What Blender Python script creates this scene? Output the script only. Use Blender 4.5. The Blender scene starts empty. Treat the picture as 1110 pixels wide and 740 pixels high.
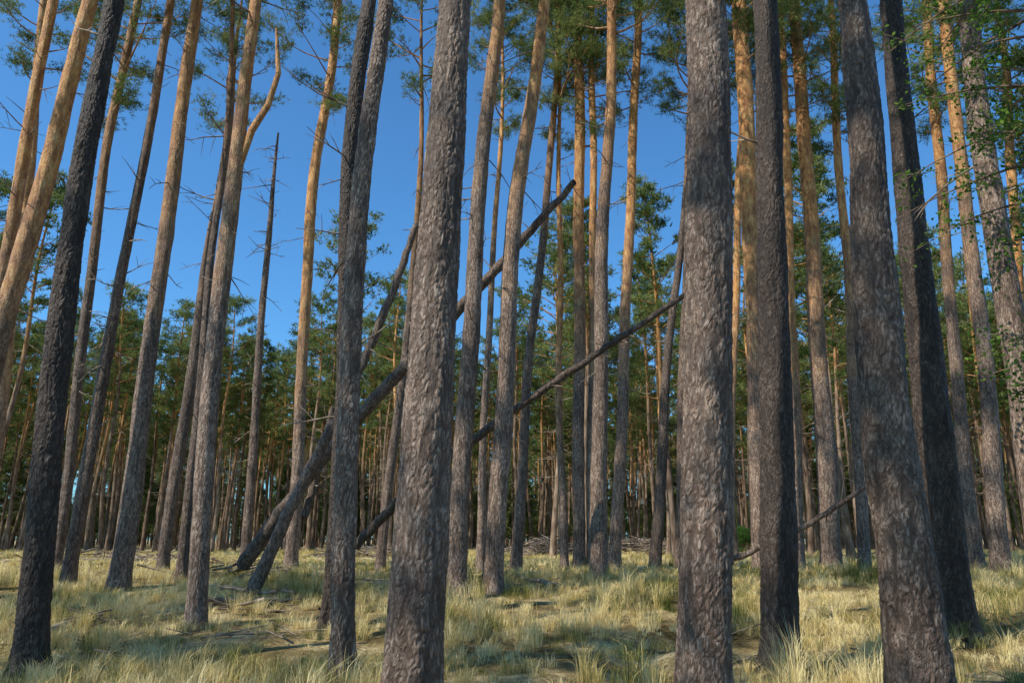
import bpy, math, random
import numpy as np
from mathutils import Vector, Matrix, Quaternion, noise as mn

random.seed(7); rng=np.random.default_rng(7)
scene=bpy.context.scene
S15,C15=math.sin(math.radians(15)),math.cos(math.radians(15))

# ---------------------------------------------------------------- terrain
def sm(a,b,x):
    t=np.clip((x-a)/(b-a),0,1); return t*t*(3-2*t)
def hgt(x,y):
    h=0.6*sm(8,20,y)
    h=h+0.05*np.sin(x*0.9+0.6*np.sin(y*0.5))*np.cos(y*0.7+1.3)+0.035*np.sin(x*2.1+y*1.3+1.0)+0.02*np.sin(x*3.7-y*2.9)
    h=h+0.10*np.sin(x*0.13+2)*np.sin(y*0.11+0.5)*sm(15,40,np.hypot(x,y))
    d=np.abs((x-0.9)*3.0-(y-9.2)*1.5)/3.354
    h=h-0.16*np.exp(-(d/0.28)**2)*(1-sm(12,16,y))
    return h
CAM_H=1.6
def ray(px,py):
    a=(px-555)/800; b=(370-py)/800
    return np.array([a, C15-S15*b, S15+C15*b])
def ground_hit(px,py):
    d=ray(px,py); t=2.0
    while t<120:
        p=d*t+np.array([0,0,CAM_H])
        if p[2]<hgt(p[0],p[1]): return p
        t+=0.05
    return p

# ---------------------------------------------------------------- mesh builder
class MB:
    def __init__(s): s.v=[];s.f=[];s.m=[];s.n=0;s.attr=[]
    def add(s,v,f,mat=0,attr=None):
        v=np.asarray(v,dtype=np.float32).reshape(-1,3); f=np.asarray(f,dtype=np.int64)
        s.v.append(v); s.f.append(f+s.n); s.m.append(mat); s.n+=len(v)
        s.attr.append(np.zeros(len(v),dtype=np.float32) if attr is None else np.asarray(attr,dtype=np.float32))
    def tube(s,pts,rad,sides=5,mat=0):
        pts=np.asarray(pts,float); rad=np.asarray(rad,float); n=len(pts)
        t=np.gradient(pts,axis=0); t/=np.linalg.norm(t,axis=1)[:,None]+1e-9
        ref=np.array([0,0,1.]) if abs(t[0][2])<0.8 else np.array([1.,0,0])
        u=np.cross(t,ref); u/=np.linalg.norm(u,axis=1)[:,None]+1e-9
        w=np.cross(t,u)
        a=np.arange(sides)*2*math.pi/sides
        v=pts[:,None,:]+rad[:,None,None]*(u[:,None,:]*np.cos(a)[None,:,None]+w[:,None,:]*np.sin(a)[None,:,None])
        i=np.arange(n-1)[:,None]*sides; j=np.arange(sides)[None,:]; k=(j+1)%sides
        f=np.stack([i+j,i+k,i+sides+k,i+sides+j],-1).reshape(-1,4)
        s.add(v.reshape(-1,3),f,mat)
    def mesh(s,name,mats,attr=False):
        me=bpy.data.meshes.new(name)
        v=np.concatenate(s.v); me.vertices.add(len(v)); me.vertices.foreach_set('co',v.ravel())
        tot=np.concatenate([np.full(len(f),f.shape[1]) for f in s.f]); loops=np.concatenate([f.ravel() for f in s.f])
        start=np.concatenate([[0],np.cumsum(tot)[:-1]])
        me.loops.add(len(loops)); me.loops.foreach_set('vertex_index',loops.astype(np.int32))
        me.polygons.add(len(tot)); me.polygons.foreach_set('loop_start',start.astype(np.int32)); me.polygons.foreach_set('loop_total',tot.astype(np.int32))
        me.polygons.foreach_set('material_index',np.concatenate([np.full(len(f),m) for f,m in zip(s.f,s.m)]).astype(np.int32))
        for m in mats: me.materials.append(m)
        if attr:
            at=me.attributes.new('crack','FLOAT','POINT'); at.data.foreach_set('value',np.concatenate(s.attr))
        me.update(calc_edges=True); me.validate()
        me.polygons.foreach_set('use_smooth',np.ones(len(me.polygons),dtype=bool))
        return me
def obj(name,data,parent=None,loc=(0,0,0)):
    o=bpy.data.objects.new(name,data); scene.collection.objects.link(o); o.location=loc
    if parent: o.parent=parent
    return o

# ---------------------------------------------------------------- materials
def newmat(name):
    m=bpy.data.materials.new(name); m.use_nodes=True; nt=m.node_tree; nt.nodes.clear()
    return m,nt,nt.nodes,nt.links
def ramp(N,stops):
    r=N.new('ShaderNodeValToRGB'); cr=r.color_ramp
    while len(cr.elements)<len(stops): cr.elements.new(0.5)
    for e,(p,c) in zip(cr.elements,stops): e.position=p; e.color=(*c,1) if len(c)==3 else c
    return r
def mix(N,L,fac,a,b,mode='MIX'):
    m=N.new('ShaderNodeMix'); m.data_type='RGBA'; m.blend_type=mode
    for s,x in ((m.inputs[0],fac),(m.inputs[6],a),(m.inputs[7],b)):
        if isinstance(x,(int,float)): s.default_value=x
        elif isinstance(x,tuple): s.default_value=(*x,1)
        else: L.new(x,s)
    return m.outputs[2]
def math_(N,L,op,a,b=None,clamp=False):
    m=N.new('ShaderNodeMath'); m.operation=op; m.use_clamp=clamp
    for s,x in ((m.inputs[0],a),(m.inputs[1],b)):
        if x is None: continue
        if isinstance(x,(int,float)): s.default_value=x
        else: L.new(x,s)
    return m.outputs[0]
def noise_(N,L,vec,scale,detail=3,rough=0.55):
    n=N.new('ShaderNodeTexNoise'); n.inputs['Scale'].default_value=scale; n.inputs['Detail'].default_value=detail; n.inputs['Roughness'].default_value=rough
    L.new(vec,n.inputs['Vector']); return n
def mapping(N,L,vec,sc):
    m=N.new('ShaderNodeMapping'); m.inputs['Scale'].default_value=sc; L.new(vec,m.inputs['Vector']); return m.outputs[0]
def mix_f(N,L,a,b,f):
    return math_(N,L,'ADD',math_(N,L,'MULTIPLY',a,1-f),math_(N,L,'MULTIPLY',b,f))

def bark_mat():
    m,nt,N,L=newmat('pine_bark')
    tc=N.new('ShaderNodeTexCoord').outputs['Object']; oi=N.new('ShaderNodeObjectInfo')
    sepc=N.new('ShaderNodeSeparateColor'); L.new(oi.outputs['Color'],sepc.inputs[0])
    sx=N.new('ShaderNodeSeparateXYZ'); L.new(tc,sx.inputs[0]); z=sx.outputs[2]
    wn=noise_(N,L,tc,7.0,1)
    warped=mix(N,L,0.07,tc,wn.outputs['Color'])
    v2=N.new('ShaderNodeTexVoronoi'); v2.inputs['Scale'].default_value=1.0
    L.new(mapping(N,L,warped,(48,48,14)),v2.inputs['Vector'])
    sp=N.new('ShaderNodeSeparateColor'); L.new(v2.outputs['Color'],sp.inputs[0])
    fine=noise_(N,L,mapping(N,L,tc,(90,90,38)),1.0,3,0.75)
    furrow=noise_(N,L,mapping(N,L,warped,(20,20,2.6)),1.0,3,0.65)
    cr=ramp(N,[(0.41,(1,1,1)),(0.51,(0,0,0))]); L.new(furrow.outputs['Fac'],cr.inputs[0])
    edge=math_(N,L,'MULTIPLY',math_(N,L,'SUBTRACT',v2.outputs['Distance'],0.45),3.0,True)
    crack=math_(N,L,'MAXIMUM',math_(N,L,'MULTIPLY',cr.outputs[0],0.9),math_(N,L,'MULTIPLY',edge,.8))
    at=N.new('ShaderNodeAttribute'); at.attribute_name='crack'
    crack=math_(N,L,'MAXIMUM',math_(N,L,'MULTIPLY',crack,0.82),at.outputs['Fac'])
    low=ramp(N,[(0.22,(0.16,0.094,0.062)),(0.42,(0.31,0.205,0.145)),(0.6,(0.45,0.33,0.25)),(0.85,(0.64,0.52,0.42))])
    L.new(mix_f(N,L,sp.outputs[0],fine.outputs['Fac'],0.65),low.inputs[0])
    lowc=mix(N,L,crack,low.outputs[0],(0.048,0.028,0.018))
    ln=noise_(N,L,tc,1.3,3)
    pr=ramp(N,[(0.38,(0.70,0.67,0.66)),(0.60,(1.12,1.10,1.08))]); L.new(ln.outputs['Fac'],pr.inputs[0])
    lowc=mix(N,L,1.0,lowc,pr.outputs[0],'MULTIPLY')
    pn=noise_(N,L,mapping(N,L,tc,(8,8,2.4)),1.0,4,0.7)
    up=ramp(N,[(0.32,(0.26,0.10,0.036)),(0.47,(0.64,0.29,0.09)),(0.56,(0.78,0.40,0.13)),(0.68,(0.92,0.60,0.27))]); L.new(pn.outputs['Fac'],up.inputs[0])
    upc=mix(N,L,math_(N,L,'MULTIPLY',crack,0.6),up.outputs[0],(0.15,0.06,0.024))
    st=math_(N,L,'MULTIPLY',sepc.outputs[0],20.0)
    f=math_(N,L,'DIVIDE',math_(N,L,'SUBTRACT',math_(N,L,'ADD',z,math_(N,L,'MULTIPLY',math_(N,L,'SUBTRACT',ln.outputs['Fac'],0.5),9.0)),st),7.0,True)
    col=mix(N,L,f,lowc,upc)
    g=N.new('ShaderNodeCombineColor'); 
    for i in range(3): L.new(sepc.outputs[1],g.inputs[i])
    col=mix(N,L,1.0,col,g.outputs[0],'MULTIPLY')  # per-tree bark tone; also carries canopy shade painted into dark trunks
    b=N.new('ShaderNodeBump'); b.inputs['Strength'].default_value=0.85; b.inputs['Distance'].default_value=0.016
    hh=math_(N,L,'ADD',math_(N,L,'SUBTRACT',1.0,crack),math_(N,L,'MULTIPLY',fine.outputs['Fac'],0.9)); L.new(hh,b.inputs['Height'])
    p=N.new('ShaderNodeBsdfPrincipled'); p.inputs['Roughness'].default_value=0.62; L.new(col,p.inputs['Base Color']); L.new(b.outputs[0],p.inputs['Normal'])
    p.inputs['Specular IOR Level'].default_value=0.35
    o=N.new('ShaderNodeOutputMaterial'); L.new(p.outputs[0],o.inputs[0]); return m
def far_bark_mat():
    m,nt,N,L=newmat('pine_bark_far')
    tc=N.new('ShaderNodeTexCoord').outputs['Object']; oi=N.new('ShaderNodeObjectInfo')
    sepc=N.new('ShaderNodeSeparateColor'); L.new(oi.outputs['Color'],sepc.inputs[0])
    sx=N.new('ShaderNodeSeparateXYZ'); L.new(tc,sx.inputs[0])
    n=noise_(N,L,mapping(N,L,tc,(7,7,1.6)),1.0,1)
    a=ramp(N,[(0.3,(0.13,0.082,0.055)),(0.7,(0.40,0.285,0.20))]); b=ramp(N,[(0.3,(0.36,0.165,0.06)),(0.7,(0.74,0.41,0.16))])
    L.new(n.outputs[0],a.inputs[0]); L.new(n.outputs[0],b.inputs[0])
    f=math_(N,L,'DIVIDE',math_(N,L,'SUBTRACT',sx.outputs[2],math_(N,L,'MULTIPLY',sepc.outputs[0],20.0)),6.0,True)
    c=mix(N,L,f,a.outputs[0],b.outputs[0])
    g=N.new('ShaderNodeCombineColor')
    for i in range(3): L.new(sepc.outputs[1],g.inputs[i])
    c=mix(N,L,1.0,c,g.outputs[0],'MULTIPLY')
    d=N.new('ShaderNodeBsdfDiffuse'); L.new(c,d.inputs[0]); o=N.new('ShaderNodeOutputMaterial'); L.new(d.outputs[0],o.inputs[0]); return m
def tint_mat(name,stops,transl,wn=None):
    m,nt,N,L=newmat(name)
    at=N.new('ShaderNodeAttribute'); at.attribute_name='crack'; oi=N.new('ShaderNodeObjectInfo')
    f=math_(N,L,'ADD',at.outputs['Fac'],math_(N,L,'MULTIPLY',math_(N,L,'SUBTRACT',oi.outputs['Random'],0.5),0.25))
    if wn:
        pos=N.new('ShaderNodeNewGeometry').outputs['Position']; n=noise_(N,L,pos,wn,2)
        f=math_(N,L,'ADD',f,math_(N,L,'MULTIPLY',math_(N,L,'SUBTRACT',n.outputs['Fac'],0.5),2.2))
    r=ramp(N,stops); L.new(f,r.inputs[0])
    d=N.new('ShaderNodeBsdfDiffuse'); L.new(r.outputs[0],d.inputs[0]); t=N.new('ShaderNodeBsdfTranslucent'); L.new(r.outputs[0],t.inputs[0])
    ms=N.new('ShaderNodeMixShader'); ms.inputs[0].default_value=transl; o=N.new('ShaderNodeOutputMaterial')
    L.new(d.outputs[0],ms.inputs[1]); L.new(t.outputs[0],ms.inputs[2]); L.new(ms.outputs[0],o.inputs[0]); return m
def wood_mat():
    m,nt,N,L=newmat('dead_wood'); tc=N.new('ShaderNodeTexCoord').outputs['Object']; n=noise_(N,L,tc,5,1)
    r=ramp(N,[(0.3,(0.10,0.07,0.05)),(0.7,(0.40,0.32,0.25))]); L.new(n.outputs[0],r.inputs[0])
    d=N.new('ShaderNodeBsdfDiffuse'); L.new(r.outputs[0],d.inputs[0]); o=N.new('ShaderNodeOutputMaterial'); L.new(d.outputs[0],o.inputs[0]); return m
BARK=bark_mat(); FBARK=far_bark_mat(); TWIG=wood_mat()
NEEDLE=tint_mat('pine_needles',[(0.0,(0.07,0.11,0.035)),(0.5,(0.175,0.225,0.07)),(1.0,(0.35,0.38,0.14))],0.4)
LEAF=tint_mat('broad_leaves',[(0.0,(0.05,0.12,0.02)),(1.0,(0.22,0.34,0.06))],0.45)
JUN=tint_mat('juniper_foliage',[(0.0,(0.03,0.07,0.02)),(1.0,(0.09,0.17,0.04))],0.25)
GRASS=tint_mat('dry_grass_blades',[(0.0,(0.11,0.135,0.03)),(0.2,(0.26,0.25,0.07)),(0.4,(0.64,0.49,0.18)),(0.9,(0.90,0.75,0.40))],0.28,0.45)
def ground_mat():
    m,nt,N,L=newmat('forest_floor')
    pos=N.new('ShaderNodeNewGeometry').outputs['Position']
    n=noise_(N,L,pos,0.5,4,0.7); n2=noise_(N,L,pos,14,4,0.7)
    r=ramp(N,[(0.34,(0.11,0.085,0.04)),(0.5,(0.31,0.235,0.12)),(0.64,(0.66,0.54,0.32))])
    sx=N.new('ShaderNodeSeparateXYZ'); L.new(pos,sx.inputs[0])
    fy=math_(N,L,'MULTIPLY',math_(N,L,'SUBTRACT',sx.outputs[1],18.0),0.06,True)
    L.new(math_(N,L,'ADD',n.outputs['Fac'],math_(N,L,'MULTIPLY',fy,0.15)),r.inputs[0])
    r2=ramp(N,[(0.3,(0.36,0.31,0.25)),(0.62,(1.1,1.08,1.0))]); L.new(n2.outputs['Fac'],r2.inputs[0])
    c=mix(N,L,1.0,r.outputs[0],r2.outputs[0],'MULTIPLY')
    b=N.new('ShaderNodeBump'); b.inputs['Strength'].default_value=0.9; b.inputs['Distance'].default_value=0.06; L.new(n2.outputs['Fac'],b.inputs['Height'])
    p=N.new('ShaderNodeBsdfDiffuse'); L.new(c,p.inputs[0]); L.new(b.outputs[0],p.inputs['Normal'])
    o=N.new('ShaderNodeOutputMaterial'); L.new(p.outputs[0],o.inputs[0]); return m
GROUND=ground_mat()

# ---------------------------------------------------------------- ground
u=np.linspace(-1,1,301); c=np.sign(u)*np.abs(u)**2.6*900
X,Y=np.meshgrid(c,c+12,indexing='xy'); Z=hgt(X,Y)
n=len(u); i=np.arange(n-1)[:,None]*n+np.arange(n-1)[None,:]
F=np.stack([i,i+1,i+n+1,i+n],-1).reshape(-1,4)
mb=MB(); mb.add(np.stack([X,Y,Z],-1).reshape(-1,3),F); obj('ground',mb.mesh('ground',[GROUND]))

# ---------------------------------------------------------------- foliage
def unit(v): return v/(np.linalg.norm(v,axis=-1,keepdims=True)+1e-9)
def needles(mb,cent,axes,nn,Ln,Wn,mat,R,tint):
    c=np.repeat(cent,nn,0); a=np.repeat(axes,nn,0); k=len(c)
    d=unit(a*0.7+R.normal(size=(k,3))*0.6); l=Ln*R.uniform(0.6,1.2,(k,1))
    b=c+R.normal(size=(k,3))*0.035
    s=unit(np.cross(d,R.normal(size=(k,3))))*Wn*0.5
    v=np.stack([b-s,b+s,b+d*l],1).reshape(-1,3)
    tt=np.clip(np.repeat(tint,nn)+R.normal(size=k)*.12,0,1)
    f=np.arange(k*3).reshape(-1,3); mb.add(v,f,mat,np.repeat(tt,3))
def crown_into(mb,z0,Lc,Rc,R,nb=34,tuf=13,nn=9,Ln=0.19,Wn=0.02,axis=lambda z:np.zeros(3),sub=6,cone=False):
    C=[];A=[];TT=[]
    for i in range(nb):
        zf=(i+R.uniform(0,1))/nb; zf=zf**0.75
        z=z0+zf*Lc*0.93; az=i*2.4+R.uniform(-.9,.9)
        if cone: ln=Rc*(1.05-zf)*R.uniform(.7,1.1)+0.1
        else: ln=Rc*R.uniform(0.35,1.15)*math.sqrt(max(0.08,1-0.85*zf**2.5))*(0.75 if zf<0.15 else 1)
        el=math.radians(R.uniform(-5,28)+30*zf)
        d=np.array([math.cos(az)*math.cos(el),math.sin(az)*math.cos(el),math.sin(el)])
        s=np.linspace(0,1,6)[:,None]; o=axis(z)+np.array([0,0,z])
        side=unit(np.array([-d[1],d[0],0.]))
        pts=o+d*s*ln+np.array([0,0,1.])*(s**2)*ln*R.uniform(-.05,.3)+side*np.sin(s*3)*ln*R.uniform(-.2,.2)
        mb.tube(pts,np.linspace(0.045*(0.5+Rc/4)*(1.15-zf),0.008,6),4,1)
        bt=R.uniform(.2,.8)
        for j in range(sub):
            t=R.uniform(0.4,1.0) if j else 1.0
            k=min(4,int(t*5)); fr=t*5-k; q=pts[k]*(1-fr)+pts[k+1]*fr
            sd=unit(d*0.7+side*R.uniform(-1.2,1.2)+np.array([0,0,R.uniform(-.1,.7)]))
            sl=R.uniform(0.25,0.4)*ln*(1.2-t*0.6)
            e=q+sd*sl
            if R.uniform()<0.7: mb.tube([q,(q+e)/2+np.array([0,0,-.03]),e],[0.014,0.01,0.005],3,1)
            m=int(tuf*R.uniform(0.4,1.4)); tt=R.uniform(0.25,1.1,(m,1))
            cc=q+(e-q)*tt+R.normal(size=(m,3))*np.array([.17,.17,.09])*(0.6+0.25*Rc)
            C.append(cc); A.append(unit(sd+np.array([0,0,0.5])+R.normal(size=(m,3))*0.35))
            TT.append(np.full(m,bt+R.uniform(-.15,.15)))
    needles(mb,np.concatenate(C),np.concatenate(A),nn,Ln,Wn,0,R,np.concatenate(TT))
def dead_branches(mb,axis,z0,z1,nb,R,lmax=1.6,mat=2):
    for i in range(nb):
        z=R.uniform(z0,z1); az=R.uniform(0,6.28); o=axis(z)
        ln=lmax*R.uniform(0.12,1)**1.5; el=R.uniform(-0.5,0.5)
        d=np.array([math.cos(az)*math.cos(el),math.sin(az)*math.cos(el),math.sin(el)])
        s=np.linspace(0,1,5)[:,None]
        pts=o+d*s*ln+np.array([0,0,1.])*s**2*ln*R.uniform(-.45,.35)+np.cumsum(R.normal(size=(5,3))*0.03*ln,0)*s
        r=0.012+0.009*ln; mb.tube(pts,np.linspace(r,r*.3,5),4,mat)
        if ln>0.6:
            for k in range(R.integers(1,5)):
                q=pts[R.integers(1,4)]; dd=unit(d+R.normal(size=3)*0.7)
                mb.tube([q,q+dd*ln*.2,q+dd*ln*.38+np.array([0,0,-.04])],[r*.5,r*.35,r*.15],3,mat)

crowns=[]
for k in range(7):
    R=np.random.default_rng(100+k); mb=MB(); Lc=8.0
    crown_into(mb,0,Lc,[2.5,2.8,2.2,2.7,2.0,2.5,2.9][k],R,nb=[29,32,27,26,29,25,33][k],tuf=15,nn=8,Ln=.2,Wn=.025)
    crowns.append(mb.mesh('pine_crown_mesh',[NEEDLE,FBARK],True))

# ---------------------------------------------------------------- individually placed trees
def resample(P,Rd,step):
    P=np.asarray(P,float); seg=np.linalg.norm(np.diff(P,axis=0),axis=1); s=np.concatenate([[0],np.cumsum(seg)])
    t=np.arange(0,s[-1],step); t=np.append(t,s[-1])
    out=[]
    T=np.gradient(P,s,axis=0)
    for v in t:
        k=min(len(s)-2,max(0,np.searchsorted(s,v,side='right')-1)); h=s[k+1]-s[k]; q=(v-s[k])/h
        out.append((2*q**3-3*q**2+1)*P[k]+(q**3-2*q**2+q)*h*T[k]+(-2*q**3+3*q**2)*P[k+1]+(q**3-q**2)*h*T[k+1])
    return np.array(out),np.interp(t,s,Rd)
known=[]
def survey(pts,y0=None,cap=25):
    b=ground_hit(pts[0][0],pts[0][1])
    yy=b[1] if y0 is None else y0
    yy=min(yy,cap)
    P=[];Rd=[]
    for (px,py,w) in pts:
        d=ray(px,py); t=yy/d[1]; P.append(d*t+np.array([0,0,CAM_H])); Rd.append(w*0.5*t/800)
    return P,Rd
def smooth01(e): e=min(1,max(0,e)); return e*e*(3-2*e)
def tree(P,Rd,seed,near=False,top=23.0,orange=8,bright=1.0,nb=8,crown=True,lmax=1.4,snag=False,limbs=(),name='pine_tree',cs=0.95,dead0=5):
    R=np.random.default_rng(seed)
    P=[np.array(p,float) for p in P]; Rd=list(Rd)
    d0=(P[1]-P[0]); zg=float(hgt(P[0][0],P[0][1]))
    k=(zg-0.35-P[0][2])/d0[2]; foot=P[0]+d0*k
    if P[0][2]<zg+0.3: P[0]=foot
    else: P.insert(0,foot); Rd.insert(0,Rd[0]*1.05)
    org=np.array([foot[0],foot[1],zg]); known.append(org)
    if not snag and P[-1][2]<top:
        d=unit(P[-1]-P[-2]); h0=P[-1][2]; r0=Rd[-1]; p=P[-1].copy(); n=4; dz=(top-h0)/n
        for i in range(n):
            d=unit(d*0.75+np.array([R.normal()*.03,R.normal()*.03,0.3])); p=p+d/d[2]*dz; P.append(p.copy()); Rd.append(r0+(0.03-r0)*(i+1)/n)
    if near: pts,rr=resample(P,Rd,0.017)
    else: pts,rr=resample(P,Rd,0.25)
    pts=pts-org
    zz=pts[:,2]
    if not near: pts[:,0]+=0.03*np.sin(zz*0.8+seed); 
    pts[:,1]+=0.05*np.sin(zz*0.5+seed*2)
    rr=rr*(1+0.30*np.exp(-np.maximum(zz,0)/0.22))
    mb=MB()
    if near:
        zk=min(11.5,2.6+0.86*org[1])
        sides=120; keep=zz<zk; pn=pts[keep]; rn=rr[keep]
        a=np.arange(sides)*2*math.pi/sides
        out=np.empty((len(pn),sides,3)); ck=np.empty((len(pn),sides)); off=Vector((seed*3.1,seed*1.7,0))
        for i in range(len(pn)):
            for j in range(sides):
                ca,sa=math.cos(a[j]),math.sin(a[j]); r=rn[i]; x,y,z=ca*r,sa*r,pn[i][2]
                q=Vector((x,y,z))+off
                wv=mn.noise_vector(Vector((q.x*9,q.y*9,q.z*5)))*0.06
                w2=Vector(((q.x+wv.x)*23,(q.y+wv.y)*23,(q.z+wv.z*2.6)*5.4))
                ds,_=mn.voronoi(w2); e1=smooth01((ds[1]-ds[0]-.02)/0.20)
                w3=Vector((w2.x*2.0+5,w2.y*2.0,w2.z*2.9)); nz=mn.noise(w3)
                e2=smooth01((nz+0.25)/0.25)
                lum=mn.noise(Vector((q.x*4,q.y*4,q.z*1.0)))*0.03*(r/0.25)
                fur=mn.noise(Vector(((q.x+wv.x)*13,(q.y+wv.y)*13,q.z*1.5)))*0.010
                fn=mn.noise(Vector((q.x*45,q.y*45,q.z*30)))*0.004
                pl=mn.noise(Vector((w2.x*.9,w2.y*.9,w2.z*1.1)))
                rad=r+0.008*(e1-0.6)+0.004*e2+lum+fn+fur+pl*.005*e1
                rad+=math.exp(-max(0,z)/0.25)*0.05*math.sin(a[j]*5+seed)
                deep=smooth01((-fur/0.010-.12)/.25)
                out[i,j]=(pn[i][0]+ca*rad,pn[i][1]+sa*rad,z); ck[i,j]=max((1-e1)*0.78,(1-e2)*.38,deep*.8)
        nI=len(pn); ii=np.arange(nI-1)[:,None]*sides; jj=np.arange(sides)[None,:]; kk=(jj+1)%sides
        f=np.stack([ii+jj,ii+kk,ii+sides+kk,ii+sides+jj],-1).reshape(-1,4)
        mb.add(out.reshape(-1,3),f,0,ck.ravel())
        rest=~keep; 
        if rest.any(): 
            idx=np.where(rest)[0][::14]; 
            if len(idx)>2: mb.tube(np.vstack([pn[-1],pts[idx]]),np.concatenate([[rn[-1]],rr[idx]]),16,0)
    else:
        sides=22; a=np.arange(sides)*2*math.pi/sides
        out=np.empty((len(pts),sides,3))
        for i in range(len(pts)):
            for j in range(sides):
                ca,sa=math.cos(a[j]),math.sin(a[j])
                rad=rr[i]*(1+0.10*mn.noise(Vector((ca*1.5+seed,sa*1.5,pts[i][2]*1.1)))+0.07*mn.noise(Vector((ca*4+seed,sa*4,pts[i][2]*4))))
                out[i,j]=(pts[i][0]+ca*rad,pts[i][1]+sa*rad,pts[i][2])
        nI=len(pts); ii=np.arange(nI-1)[:,None]*sides; jj=np.arange(sides)[None,:]; kk=(jj+1)%sides
        mb.add(out.reshape(-1,3),np.stack([ii+jj,ii+kk,ii+sides+kk,ii+sides+jj],-1).reshape(-1,4),0)
    par=obj(name,None,loc=org); par.empty_display_size=0.3
    tr=obj('trunk',mb.mesh('trunk',[BARK],attr=True),par); tr.color=(orange/20,bright,0,1)
    ax=lambda z: np.array([np.interp(z,pts[:,2],pts[:,0]),np.interp(z,pts[:,2],pts[:,1]),z])
    zt=pts[-1][2]; z1=zt-5.0 if not snag else zt
    mb=MB()
    if nb: dead_branches(mb,ax,dead0,max(dead0+1,z1),int(nb*1.5),R,lmax,0)
    if snag: dead_branches(mb,ax,zt*.7,zt*.99,20,R,.9,0)
    for (LP,LR) in limbs: mb.tube(np.array(LP)-org,LR,8,1)
    if mb.n: 
        o=obj('dead_branches',mb.mesh('dead_branches',[TWIG,BARK]),par); o.color=(0,bright,0,1)
    if crown and not snag:
        Lc=8.0*cs; zb=zt-Lc*0.93
        b0=ax(zb); d=unit(ax(zt)-b0)
        cr=obj('crown',crowns[seed%len(crowns)],par,loc=b0)
        q=Vector(d).to_track_quat('Z','Y'); cr.rotation_mode='QUATERNION'
        cr.rotation_quaternion=q@Quaternion((0,0,1),R.uniform(0,6.28)); cr.scale=(cs,cs,cs); cr.color=(0.0,1,0,1)
    return par

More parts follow.
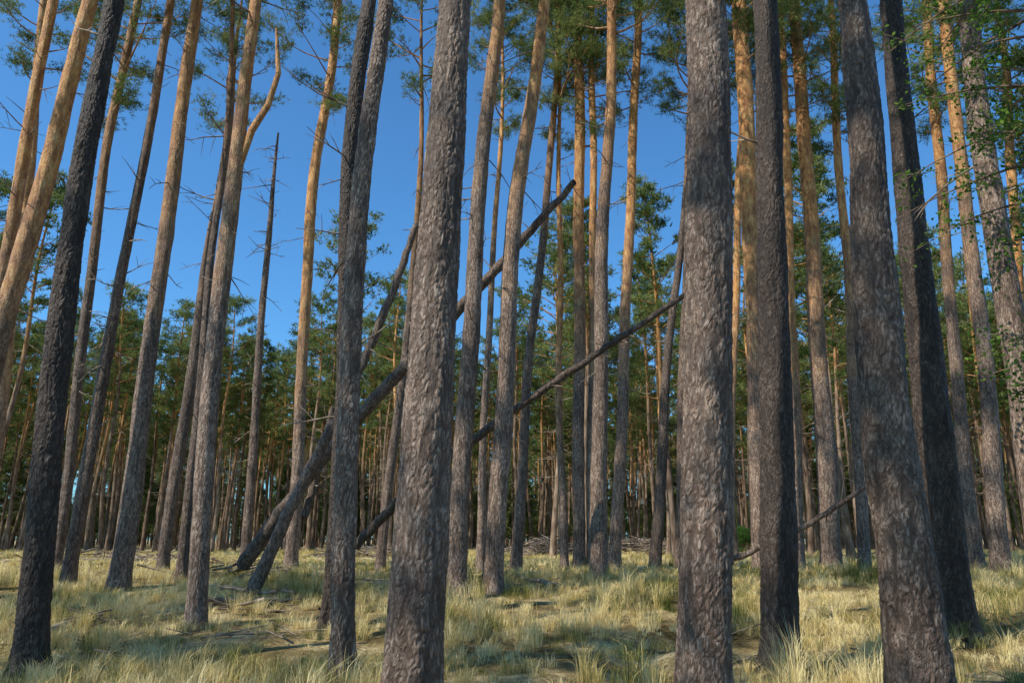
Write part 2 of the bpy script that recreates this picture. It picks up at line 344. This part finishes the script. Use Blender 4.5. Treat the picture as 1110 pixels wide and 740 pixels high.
T=[
 (dict(orange=3,nb=14),[(-62,650,26),(0,372,22),(50,185,19),(98,0,15)]),
 (dict(orange=4,nb=14),[(-55,640,18),(0,300,13),(30,150,12),(58,0,10)]),
 (dict(orange=3,nb=20),[(-25,620,13),(15,330,10),(30,200,9),(48,0,8)]),
 (dict(near=True,orange=13,bright=0.36,nb=6),[(28,728,33),(58,430,27),(92,180,22),(124,0,18)]),  # low bright: canopy shade put into the bark colour
 (dict(orange=9,nb=22,bright=.65),[(75,634,15),(104,450,13),(142,240,10),(187,0,8)]),
 (dict(orange=8,nb=16,bright=.6),[(60,622,12),(95,330,10),(125,110,9),(150,0,8)]),
 (dict(orange=6,nb=18,bright=.85),[(125,641,24),(150,480,19),(184,215,15),(213,0,12)]),
 (dict(orange=5,nb=16,fork=1,bright=.95),[(210,682,22),(229,450,19),(243,270,18),(262,110,14),(279,0,11)]),
 (dict(orange=8,nb=16,bright=.6),[(176,618,13),(203,430,12),(225,290,11),(246,150,8)]),
 (dict(orange=9,nb=12,bright=.6),[(196,630,12),(215,440,10),(228,300,8),(240,200,7)]),
 (dict(orange=16,nb=34,snag=True,crown=False,lmax=1.3,dead0=3,bright=.7),[(267,600,11),(280,400,8),(291,250,6),(303,145,2)]),
 (dict(orange=4,nb=12),[(316,612,15),(326,430,12),(340,200,11),(362,50,9),(368,0,8)]),
 (dict(near=True,orange=15,bright=.36,nb=30,dead0=3),[(357,682,20),(373,430,19),(384,120,17),(400,0,15)]),
 (dict(near=True,orange=11,bright=1.15,nb=10),[(370,742,27),(379,440,22),(393,190,19),(418,0,15)]),
 (dict(near=True,orange=18,nb=0,bright=.95),[(446,800,68),(453,640,59),(467,400,51),(480,180,42),(493,0,34)]),
 (dict(orange=9,nb=18,bright=.85),[(495,647,23),(504,450,20),(516,270,17),(531,90,15),(541,0,13)]),
 (dict(orange=7,nb=14,bright=1.0),[(535,642,23),(545,450,19),(560,220,17),(584,50,13),(591,0,12)]),
 (dict(orange=11,nb=24,bright=.65),[(560,612,13),(573,400,10),(590,240,8),(600,130,7)]),
 (dict(orange=3,nb=8),[(611,600,9),(606,400,7),(607,250,6)]),
 (dict(orange=6,nb=14,bright=.85),[(627,616,14),(628,300,12),(626,0,10)]),
 (dict(orange=6,nb=14),[(640,606,10),(643,300,8),(641,0,7)]),
 (dict(orange=9,nb=18,bright=.85),[(650,628,20),(652,300,14),(664,0,10)]),
 (dict(orange=6,nb=24),[(667,612,14),(680,300,11),(692,0,8)]),
 (dict(orange=13,nb=18,bright=.5),[(711,602,13),(721,430,10),(742,220,7)]),
 (dict(orange=11,nb=10,bright=.65),[(738,620,15),(742,400,12),(748,150,9)]),
 (dict(near=True,orange=17,nb=0,bright=.9),[(766,800,64),(766,640,57),(767,330,49),(764,0,40)]),
 (dict(orange=4,nb=8,bright=.95),[(826,622,22),(818,330,20),(802,0,15)]),
 (dict(near=True,orange=18,bright=.33,nb=5,dead0=4),[(845,724,40),(842,420,34),(835,200,28),(829,0,24)]),  # canopy shade on this trunk is painted in through bright
 (dict(orange=3,nb=8),[(868,600,11),(858,330,9),(848,60,8)]),
 (dict(orange=6,nb=10,bright=.85),[(901,614,23),(886,350,17),(872,150,14),(861,0,12)]),
 (dict(orange=6,nb=14),[(936,596,13),(922,350,10),(906,120,8),(901,0,7)]),
 (dict(near=True,orange=18,nb=0,bright=.7),[(1010,810,72),(992,660,62),(961,440,50),(944,250,40),(934,120,33),(921,0,27)]),
 (dict(near=True,orange=18,bright=.36,nb=6),[(1036,690,42),(1012,480,36),(991,270,29),(976,100,23),(966,0,21)]),  # trunk in shadow, darkened in its bark colour
 (dict(orange=8,nb=12,bright=.75),[(1058,612,15),(1032,350,12),(1012,100,10),(1003,0,9)]),
 (dict(orange=8,nb=14,bright=.85),[(1088,622,20),(1062,350,15),(1042,180,13),(1021,0,11)]),
 (dict(orange=12,nb=12,bright=.85),[(1148,715,34),(1112,480,28),(1086,300,25),(1064,120,22),(1050,0,19)]),
 (dict(orange=2,nb=6),[(1118,610,13),(1102,300,10),(1092,100,9)]),
 (dict(orange=3,nb=14),[(790,610,10),(796,350,8),(806,100,7)]),
 (dict(orange=8,nb=14),[(520,600,9),(530,350,7),(541,180,5)]),
 (dict(orange=8,nb=14,bright=.65),[(412,612,11),(432,440,10),(452,250,7)]),
]
for s,(o,pts) in enumerate(T):
    o=dict(o); fork=o.pop('fork',0); P,Rd=survey(pts)
    if fork:
        y0=P[0][1]
        LP=[]; LR=[]
        for (px,py,w) in [(254,190,9),(272,140,8),(290,112,7),(301,78,6),(299,30,3)]:
            d=ray(px,py); t=y0/d[1]; LP.append(d*t+np.array([0,0.05,CAM_H])); LR.append(w*.5*t/800)
        o['limbs']=[(LP,LR)]
    o.setdefault('top',22.5+ (s*7%5)*0.7)
    tree(P,Rd,s+1,**o)

def leaning(pts,y0,y1,seed,nb,name,orange=10,bright=.9,lmax=1.0):
    R=np.random.default_rng(seed); P=[];Rd=[]; n=len(pts)
    for i,(px,py,w) in enumerate(pts):
        yy=y0+(y1-y0)*i/(n-1); d=ray(px,py); t=yy/d[1]; P.append(d*t+np.array([0,0,CAM_H])); Rd.append(w*.5*t/800)
    P=np.array(P); org=P[0].copy(); org[2]=float(hgt(org[0],org[1])); known.append(org)
    pts2,rr=resample(P,Rd,0.2); pts2-=org
    mb=MB(); mb.tube(pts2+R.normal(size=pts2.shape)*0.012,rr*(1+R.normal(size=len(rr))*0.06),14,0)
    par=obj(name,None,loc=org); tr=obj('trunk',mb.mesh('trunk',[BARK]),par); tr.color=(orange/20,bright,0,1)
    mb=MB()
    for i in range(nb):
        k=R.integers(len(pts2)//4,len(pts2)-1); d=unit(pts2[k]-pts2[k-1]); dd=unit(d*0.8+R.normal(size=3)*0.8); ln=lmax*R.uniform(.2,1)
        mb.tube([pts2[k],pts2[k]+dd*ln*.5,pts2[k]+dd*ln+np.array([0,0,-.08*ln])],[.02,.013,.004],4,0)
    if nb: obj('dead_branches',mb.mesh('dead_branches',[TWIG]),par)
leaning([(262,614,16),(345,503,14),(436,400,14),(530,300,11),(622,198,7)],19,17,1,22,'leaning_dead_pine',bright=.6)
leaning([(274,642,15),(318,545,13),(372,440,11),(412,350,9),(452,242,7)],16,16,2,14,'leaning_dead_pine',bright=.65)
leaning([(385,592,10),(420,555,10),(520,471,9),(622,400,8),(742,320,6)],20,18,3,30,'leaning_dead_pine',bright=.42,lmax=1.3)
leaning([(795,606,7),(868,572,6),(935,528,5),(1000,462,4)],18,17,4,14,'leaning_dead_pine',bright=.6)
leaning([(330,560,9),(350,490,8),(362,440,6)],19,19,5,3,'leaning_dead_pine',bright=.6)

# ---------------------------------------------------------------- distant forest (one group)
variants=[]
for k in range(7):
    R=np.random.default_rng(300+k); mb=MB(); H=21.0
    lean=R.uniform(-.7,.7,2)
    ax=lambda z,l=lean,k=k: np.array([l[0]*z/H+.12*math.sin(z*.5+k),l[1]*z/H+.1*math.sin(z*.4+2*k),0.])
    zs=np.linspace(-.3,H,22); mb.tube([ax(z)+np.array([0,0,z]) for z in zs],np.interp(zs,[-.3,.3,1,12,H],[.24,.18,.16,.10,.02]),9,1)
    Lc=[8.5,10,8,11,9,11.5,8][k]
    crown_into(mb,H-Lc,Lc,[2.2,2.5,2.0,2.6,2.1,2.7,2.3][k],R,nb=33,tuf=9,nn=5,Ln=0.30,Wn=0.062,axis=ax,sub=5)
    dead_branches(mb,lambda z,ax=ax: ax(z)+np.array([0,0,z]),4,H-Lc,18,R,1.6,2)
    variants.append(mb.mesh('distant_pine',[NEEDLE,FBARK,TWIG],True))
young=[]
for k in range(3):
    R=np.random.default_rng(400+k); mb=MB(); H=8.0
    mb.tube([[0,0,-.2],[.05,0,3],[0,.05,8]],[.08,.06,.01],6,1)
    crown_into(mb,.8,7.2,2.0,R,nb=36,tuf=9,nn=5,Ln=0.28,Wn=0.065,cone=True)
    young.append(mb.mesh('young_pine',[NEEDLE,FBARK],True))
forest=obj('pine_forest',None)
grid={}
def try_place(x,y,md):
    g=(int(x//3),int(y//3))
    for a in (-1,0,1):
        for b in (-1,0,1):
            for q in grid.get((g[0]+a,g[1]+b),()):
                if (q[0]-x)**2+(q[1]-y)**2<md*md: return False
    grid.setdefault(g,[]).append((x,y)); return True
for p in known: grid.setdefault((int(p[0]//3),int(p[1]//3)),[]).append((p[0],p[1]))
def put(me,x,y,s,R=rng):
    o=obj('pine',me,forest,loc=(x,y,float(hgt(x,y)))); o.rotation_euler=(R.normal()*.02,R.normal()*.02,R.uniform(0,6.28)); o.scale=(s*R.uniform(.95,1.1),s*R.uniform(.95,1.1),s)
    o.color=(R.uniform(5,11)/20,R.uniform(.6,1.0),0,1)
for it in range(7000):
    az=rng.uniform(-46,46); d=math.sqrt(rng.uniform(26**2,180**2)); x,y=d*math.sin(math.radians(az)),d*math.cos(math.radians(az))
    if az<-10: dmin=60
    elif az<2: dmin=50
    else: dmin=33
    if az>38 : dmin=20
    if d<dmin: p=0.015 if d>36 else 0
    elif d<60: p=0.22
    elif d<105: p=0.40
    else: p=0.23
    if rng.uniform()>p: continue
    if not try_place(x,y,2.0): continue
    s=rng.uniform(.84,1.02) if az<0 else rng.uniform(.88,1.08)
    put(variants[rng.integers(len(variants))],x,y,s)
for it in range(640):
    az=rng.uniform(-46,46); d=rng.uniform(98,190); x,y=d*math.sin(math.radians(az)),d*math.cos(math.radians(az))
    put(young[rng.integers(3)],x,y,rng.uniform(.6,1.5))
# the stand continues beside and behind the viewpoint
for (x,y) in [(-15.5,-.2),(-8.8,-2.4),(-19.5,-7)]:  # unseen pines added so their crowns throw shade on the foreground
    try_place(x,y,.1); put(variants[rng.integers(len(variants))],x,y,rng.uniform(1.02,1.12))
for it in range(240):
    x,y=rng.uniform(-30,26),rng.uniform(-30,24)
    a=math.degrees(math.atan2(x,y))
    if abs(a)<43 or math.hypot(x,y)<4: continue
    if rng.uniform()>0.06 or not try_place(x,y,3.0): continue
    put(variants[rng.integers(len(variants))],x,y,rng.uniform(1.0,1.15))

# ---------------------------------------------------------------- grass
def grass_patch(seed,tufts,blades,size,hm,wd):
    R=np.random.default_rng(seed); c=R.uniform(-size/2,size/2,(tufts,2)); hs=R.uniform(.35,1.25,tufts)*hm
    k=tufts*blades; ti=np.repeat(np.arange(tufts),blades)
    tt=np.clip(R.uniform(.2,.85,tufts)[ti]+R.normal(size=k)*.15,0,1)
    ang=R.uniform(0,6.283,k); r0=np.abs(R.normal(size=k))*0.05
    b=np.stack([c[ti,0]+np.cos(ang)*r0,c[ti,1]+np.sin(ang)*r0,np.full(k,-0.03)],1)
    h=hs[ti]*R.uniform(.4,1.15,k); lean=R.uniform(.1,.9,k)*h
    a2=ang+R.normal(size=k)*.8
    o=np.stack([np.cos(a2),np.sin(a2),np.zeros(k)],1)
    sd=np.stack([-np.sin(a2+R.normal(size=k)),np.cos(a2),np.zeros(k)],1); sd=unit(sd)*(wd*R.uniform(.6,1.3,k))[:,None]
    mid=b+o*(lean*.3)[:,None]+np.array([0,0,1.])*(h*.62)[:,None]
    tip=b+o*lean[:,None]+np.array([0,0,1.])*(h*R.uniform(.75,1.0,k))[:,None]
    v=np.stack([b-sd*.5,b+sd*.5,mid+sd*.4,mid-sd*.4,tip],1).reshape(-1,3)
    i=np.arange(k)[:,None]*5
    mb=MB(); mb.add(v,np.concatenate([i+0,i+1,i+2,i+3],1),0,np.repeat(tt,5)); mb.f.append(np.concatenate([i+3,i+2,i+4],1)); mb.m.append(0)
    return mb.mesh('grass_patch',[GRASS],True)
gp=[grass_patch(500+k,[46,38,30,55,20][k],[32,38,40,28,54][k],1.7,[.26,.38,.22,.26,.52][k],.006) for k in range(5)]
gf=[grass_patch(520+k,60,20,3.0,[.28,.36,.24][k],.016) for k in range(3)]
grass=obj('dry_grass',None)
for (step,r0,r1,lib) in ((1.05,4.5,22,gp),(2.1,21,62,gf)):
    yy=r0
    while yy<r1:
        w=yy*0.85+1.5; xx=-w
        while xx<w:
            x=xx+rng.uniform(-.5,.5)*step; y=yy+rng.uniform(-.5,.5)*step; xx+=step
            if (yy>=21)!=(lib is gf): continue
            dens=mn.noise(Vector((x*.33,y*.33,3)))
            if rng.uniform()<0.13-dens*0.6: continue
            if lib is gf and x<0 and rng.uniform()<.4: continue
            df=abs((x-0.9)*3-(y-9.2)*1.5)/3.354
            if df<.45 and y<14: continue
            o=obj('grass_patch',lib[rng.integers(len(lib))],grass,loc=(x,y,float(hgt(x,y)))); s=rng.uniform(.6,1.2)*(1+dens*.5)
            o.rotation_euler=(0,0,rng.uniform(0,6.28)); o.scale=(1,1,s)
        yy+=step

# ---------------------------------------------------------------- litter, brush piles
def sticks(mb,cx,cy,n,sx,sy,hz,L,R,rad=.012):
    for i in range(n):
        x=cx+R.normal()*sx; y=cy+R.normal()*sy; fall=math.exp(-((x-cx)/(sx*1.6))**2)
        z=float(hgt(x,y))+.02+R.uniform(0,hz)*fall; a=R.uniform(0,6.28); el=R.normal()*.22*min(1,hz*3+.15); ln=L*R.uniform(.3,1.2)
        d=np.array([math.cos(a)*math.cos(el),math.sin(a)*math.cos(el),math.sin(el)]); s=np.linspace(-.5,.5,5)[:,None]
        pts=np.array([x,y,z])+d*s*ln+np.array([-d[1],d[0],.3])*(s**2)*ln*R.uniform(-.4,.4)
        pts[:,2]=np.maximum(pts[:,2],hgt(pts[:,0],pts[:,1])+.01)
        r=rad*R.uniform(.5,1.8); mb.tube(pts,np.linspace(r,r*.4,5),4,0)
        if R.uniform()<.5:
            q=pts[2]; dd=unit(d+R.normal(size=3)*.6); dd[2]=abs(dd[2])*.6; mb.tube([q,q+dd*ln*.2,q+dd*ln*.35],[r*.6,r*.4,r*.2],3,0)
R=np.random.default_rng(9)
mb=MB()
for i in range(64):
    y=R.uniform(6,34); x=R.uniform(-.75,.75)*y; sticks(mb,x,y,5,.7,.5,.14,1.0,R,.010)
obj('branch_litter',mb.mesh('branch_litter',[TWIG]))
for (px,py,n,sx,hz,L) in [(590,601,240,1.5,1.1,1.8),(700,602,260,2.3,1.1,1.8),(262,628,34,1.3,.3,1.6),(290,655,14,.8,.2,1.2),(120,608,100,3.0,.5,1.8),(400,604,120,2.0,.7,1.8),(1000,606,100,2.0,.5,1.6)]:
    g=ground_hit(px,py); mb=MB(); sticks(mb,g[0],g[1],n,sx,.8,hz,L,R,.026); obj('brush_pile',mb.mesh('brush_pile',[TWIG]))
for (a,b,w) in [((225,658),(300,655),.05),((50,692),(110,672),.05),((380,640),(420,636),.06),((600,640),(560,628),.05)]:
    A=ground_hit(*a); B=ground_hit(*b); s=np.linspace(0,1,9)[:,None]; P=A+(B-A)*s; P[:,2]=hgt(P[:,0],P[:,1])+.10; mb=MB(); mb.tube(P,np.linspace(w*1.3,w*.6,9),8,0)
    sticks(mb,(A[0]+B[0])/2,(A[1]+B[1])/2,5,.3,.2,.25,.8,R,.012)
    obj('fallen_branch',mb.mesh('fallen_branch',[TWIG]))

R=np.random.default_rng(21); g=ground_hit(806,603); mb=MB(); mb.tube([[0,0,-.1],[0,0,.8],[0,0,1.5]],[.04,.03,.01],5,1)
crown_into(mb,.1,1.5,.7,R,nb=34,tuf=16,nn=8,Ln=.1,Wn=.02,cone=True,sub=4)
obj('juniper_shrub',mb.mesh('juniper_shrub',[JUN,FBARK],True),loc=(g[0],g[1],float(hgt(g[0],g[1]))))

# ---------------------------------------------------------------- broadleaf tree at the right
R=np.random.default_rng(33); bx,by=8.0,9.0; bz=float(hgt(bx,by)); mb=MB()
tp=np.array([[0,0,-.2],[.05,0,2],[-.1,.1,4.5],[-.05,.1,7],[-.2,0,9.5],[-.1,0,11.5]]); mb.tube(*resample(tp,[.14,.12,.10,.075,.05,.01],.3),10,1)
C=[]
for i in range(40):
    z=R.uniform(3.4,11); az=math.pi+R.normal()*1.0 if i<33 else R.uniform(0,6.28); ln=R.uniform(1.2,2.7)*(1 if z>6.5 else .75)
    o=np.array([np.interp(z,tp[:,2],tp[:,0]),np.interp(z,tp[:,2],tp[:,1]),z]); d=np.array([math.cos(az),math.sin(az)*.8,R.uniform(-.1,.5)])
    s=np.linspace(0,1,6)[:,None]; pts=o+d*s*ln+np.array([0,0,-.25])*s**2*ln; mb.tube(pts,np.linspace(.03,.005,6),5,1)
    for j in range(8):
        t=R.uniform(.3,1); q=pts[0]+(pts[-1]-pts[0])*t; dd=unit(R.normal(size=3)*np.array([1,1,.5])+d*.5); e=q+dd*R.uniform(.3,.7)
        mb.tube([q,e],[.008,.003],3,1); m=R.integers(16,40); C.append(q+(e-q)*R.uniform(.2,1.15,(m,1))+R.normal(size=(m,3))*.07)
C=np.concatenate(C); k=len(C); nrm=unit(R.normal(size=(k,3))*.6+np.array([0,0,.7])); a=unit(np.cross(nrm,R.normal(size=(k,3)))); b=np.cross(nrm,a); L_=R.uniform(.045,.085,(k,1))
v=np.stack([C-a*L_*.5,C-b*L_*.32,C+a*L_*.55-nrm*.01,C+b*L_*.32],1).reshape(-1,3); mb.add(v,np.arange(k*4).reshape(-1,4),0,np.repeat(R.uniform(0,1,k),4))
o=obj('broadleaf_tree',mb.mesh('broadleaf_tree',[LEAF,FBARK],True),loc=(bx,by,bz)); o.color=(1,.7,0,1)

# ---------------------------------------------------------------- camera, sun, sky
cam=bpy.data.cameras.new('camera'); cam.lens=800/1110*36; cam.sensor_width=36; cam.clip_end=3000
co=obj('camera',cam,loc=(0,0,CAM_H)); co.rotation_euler=(math.radians(105),0,0); scene.camera=co
sd=Vector((-0.84,-0.54,0)); sd.normalize(); el=math.radians(46)
sdir=Vector((sd.x*math.cos(el),sd.y*math.cos(el),math.sin(el)))
sun=bpy.data.lights.new('sun','SUN'); sun.energy=5.0; sun.angle=math.radians(.5); sun.color=(1,.95,.84)
so=obj('sun',sun,loc=(0,0,40)); so.rotation_euler=(-sdir).to_track_quat('-Z','Y').to_euler()
w=bpy.data.worlds.new('World'); scene.world=w; w.use_nodes=True; N=w.node_tree.nodes; L=w.node_tree.links
sk=N.new('ShaderNodeTexSky'); sk.sky_type='NISHITA'; sk.sun_disc=False; sk.sun_elevation=el; sk.sun_rotation=math.atan2(sd.x,sd.y)
sk.air_density=1.0; sk.dust_density=0.6; sk.ozone_density=2.5
tint=mix(N,L,1.0,sk.outputs[0],(0.52,1.02,1.34),'MULTIPLY')
L.new(tint,N['Background'].inputs[0]); N['Background'].inputs[1].default_value=0.15
scene.view_settings.view_transform='Standard'; scene.view_settings.look='None'; scene.view_settings.exposure=0
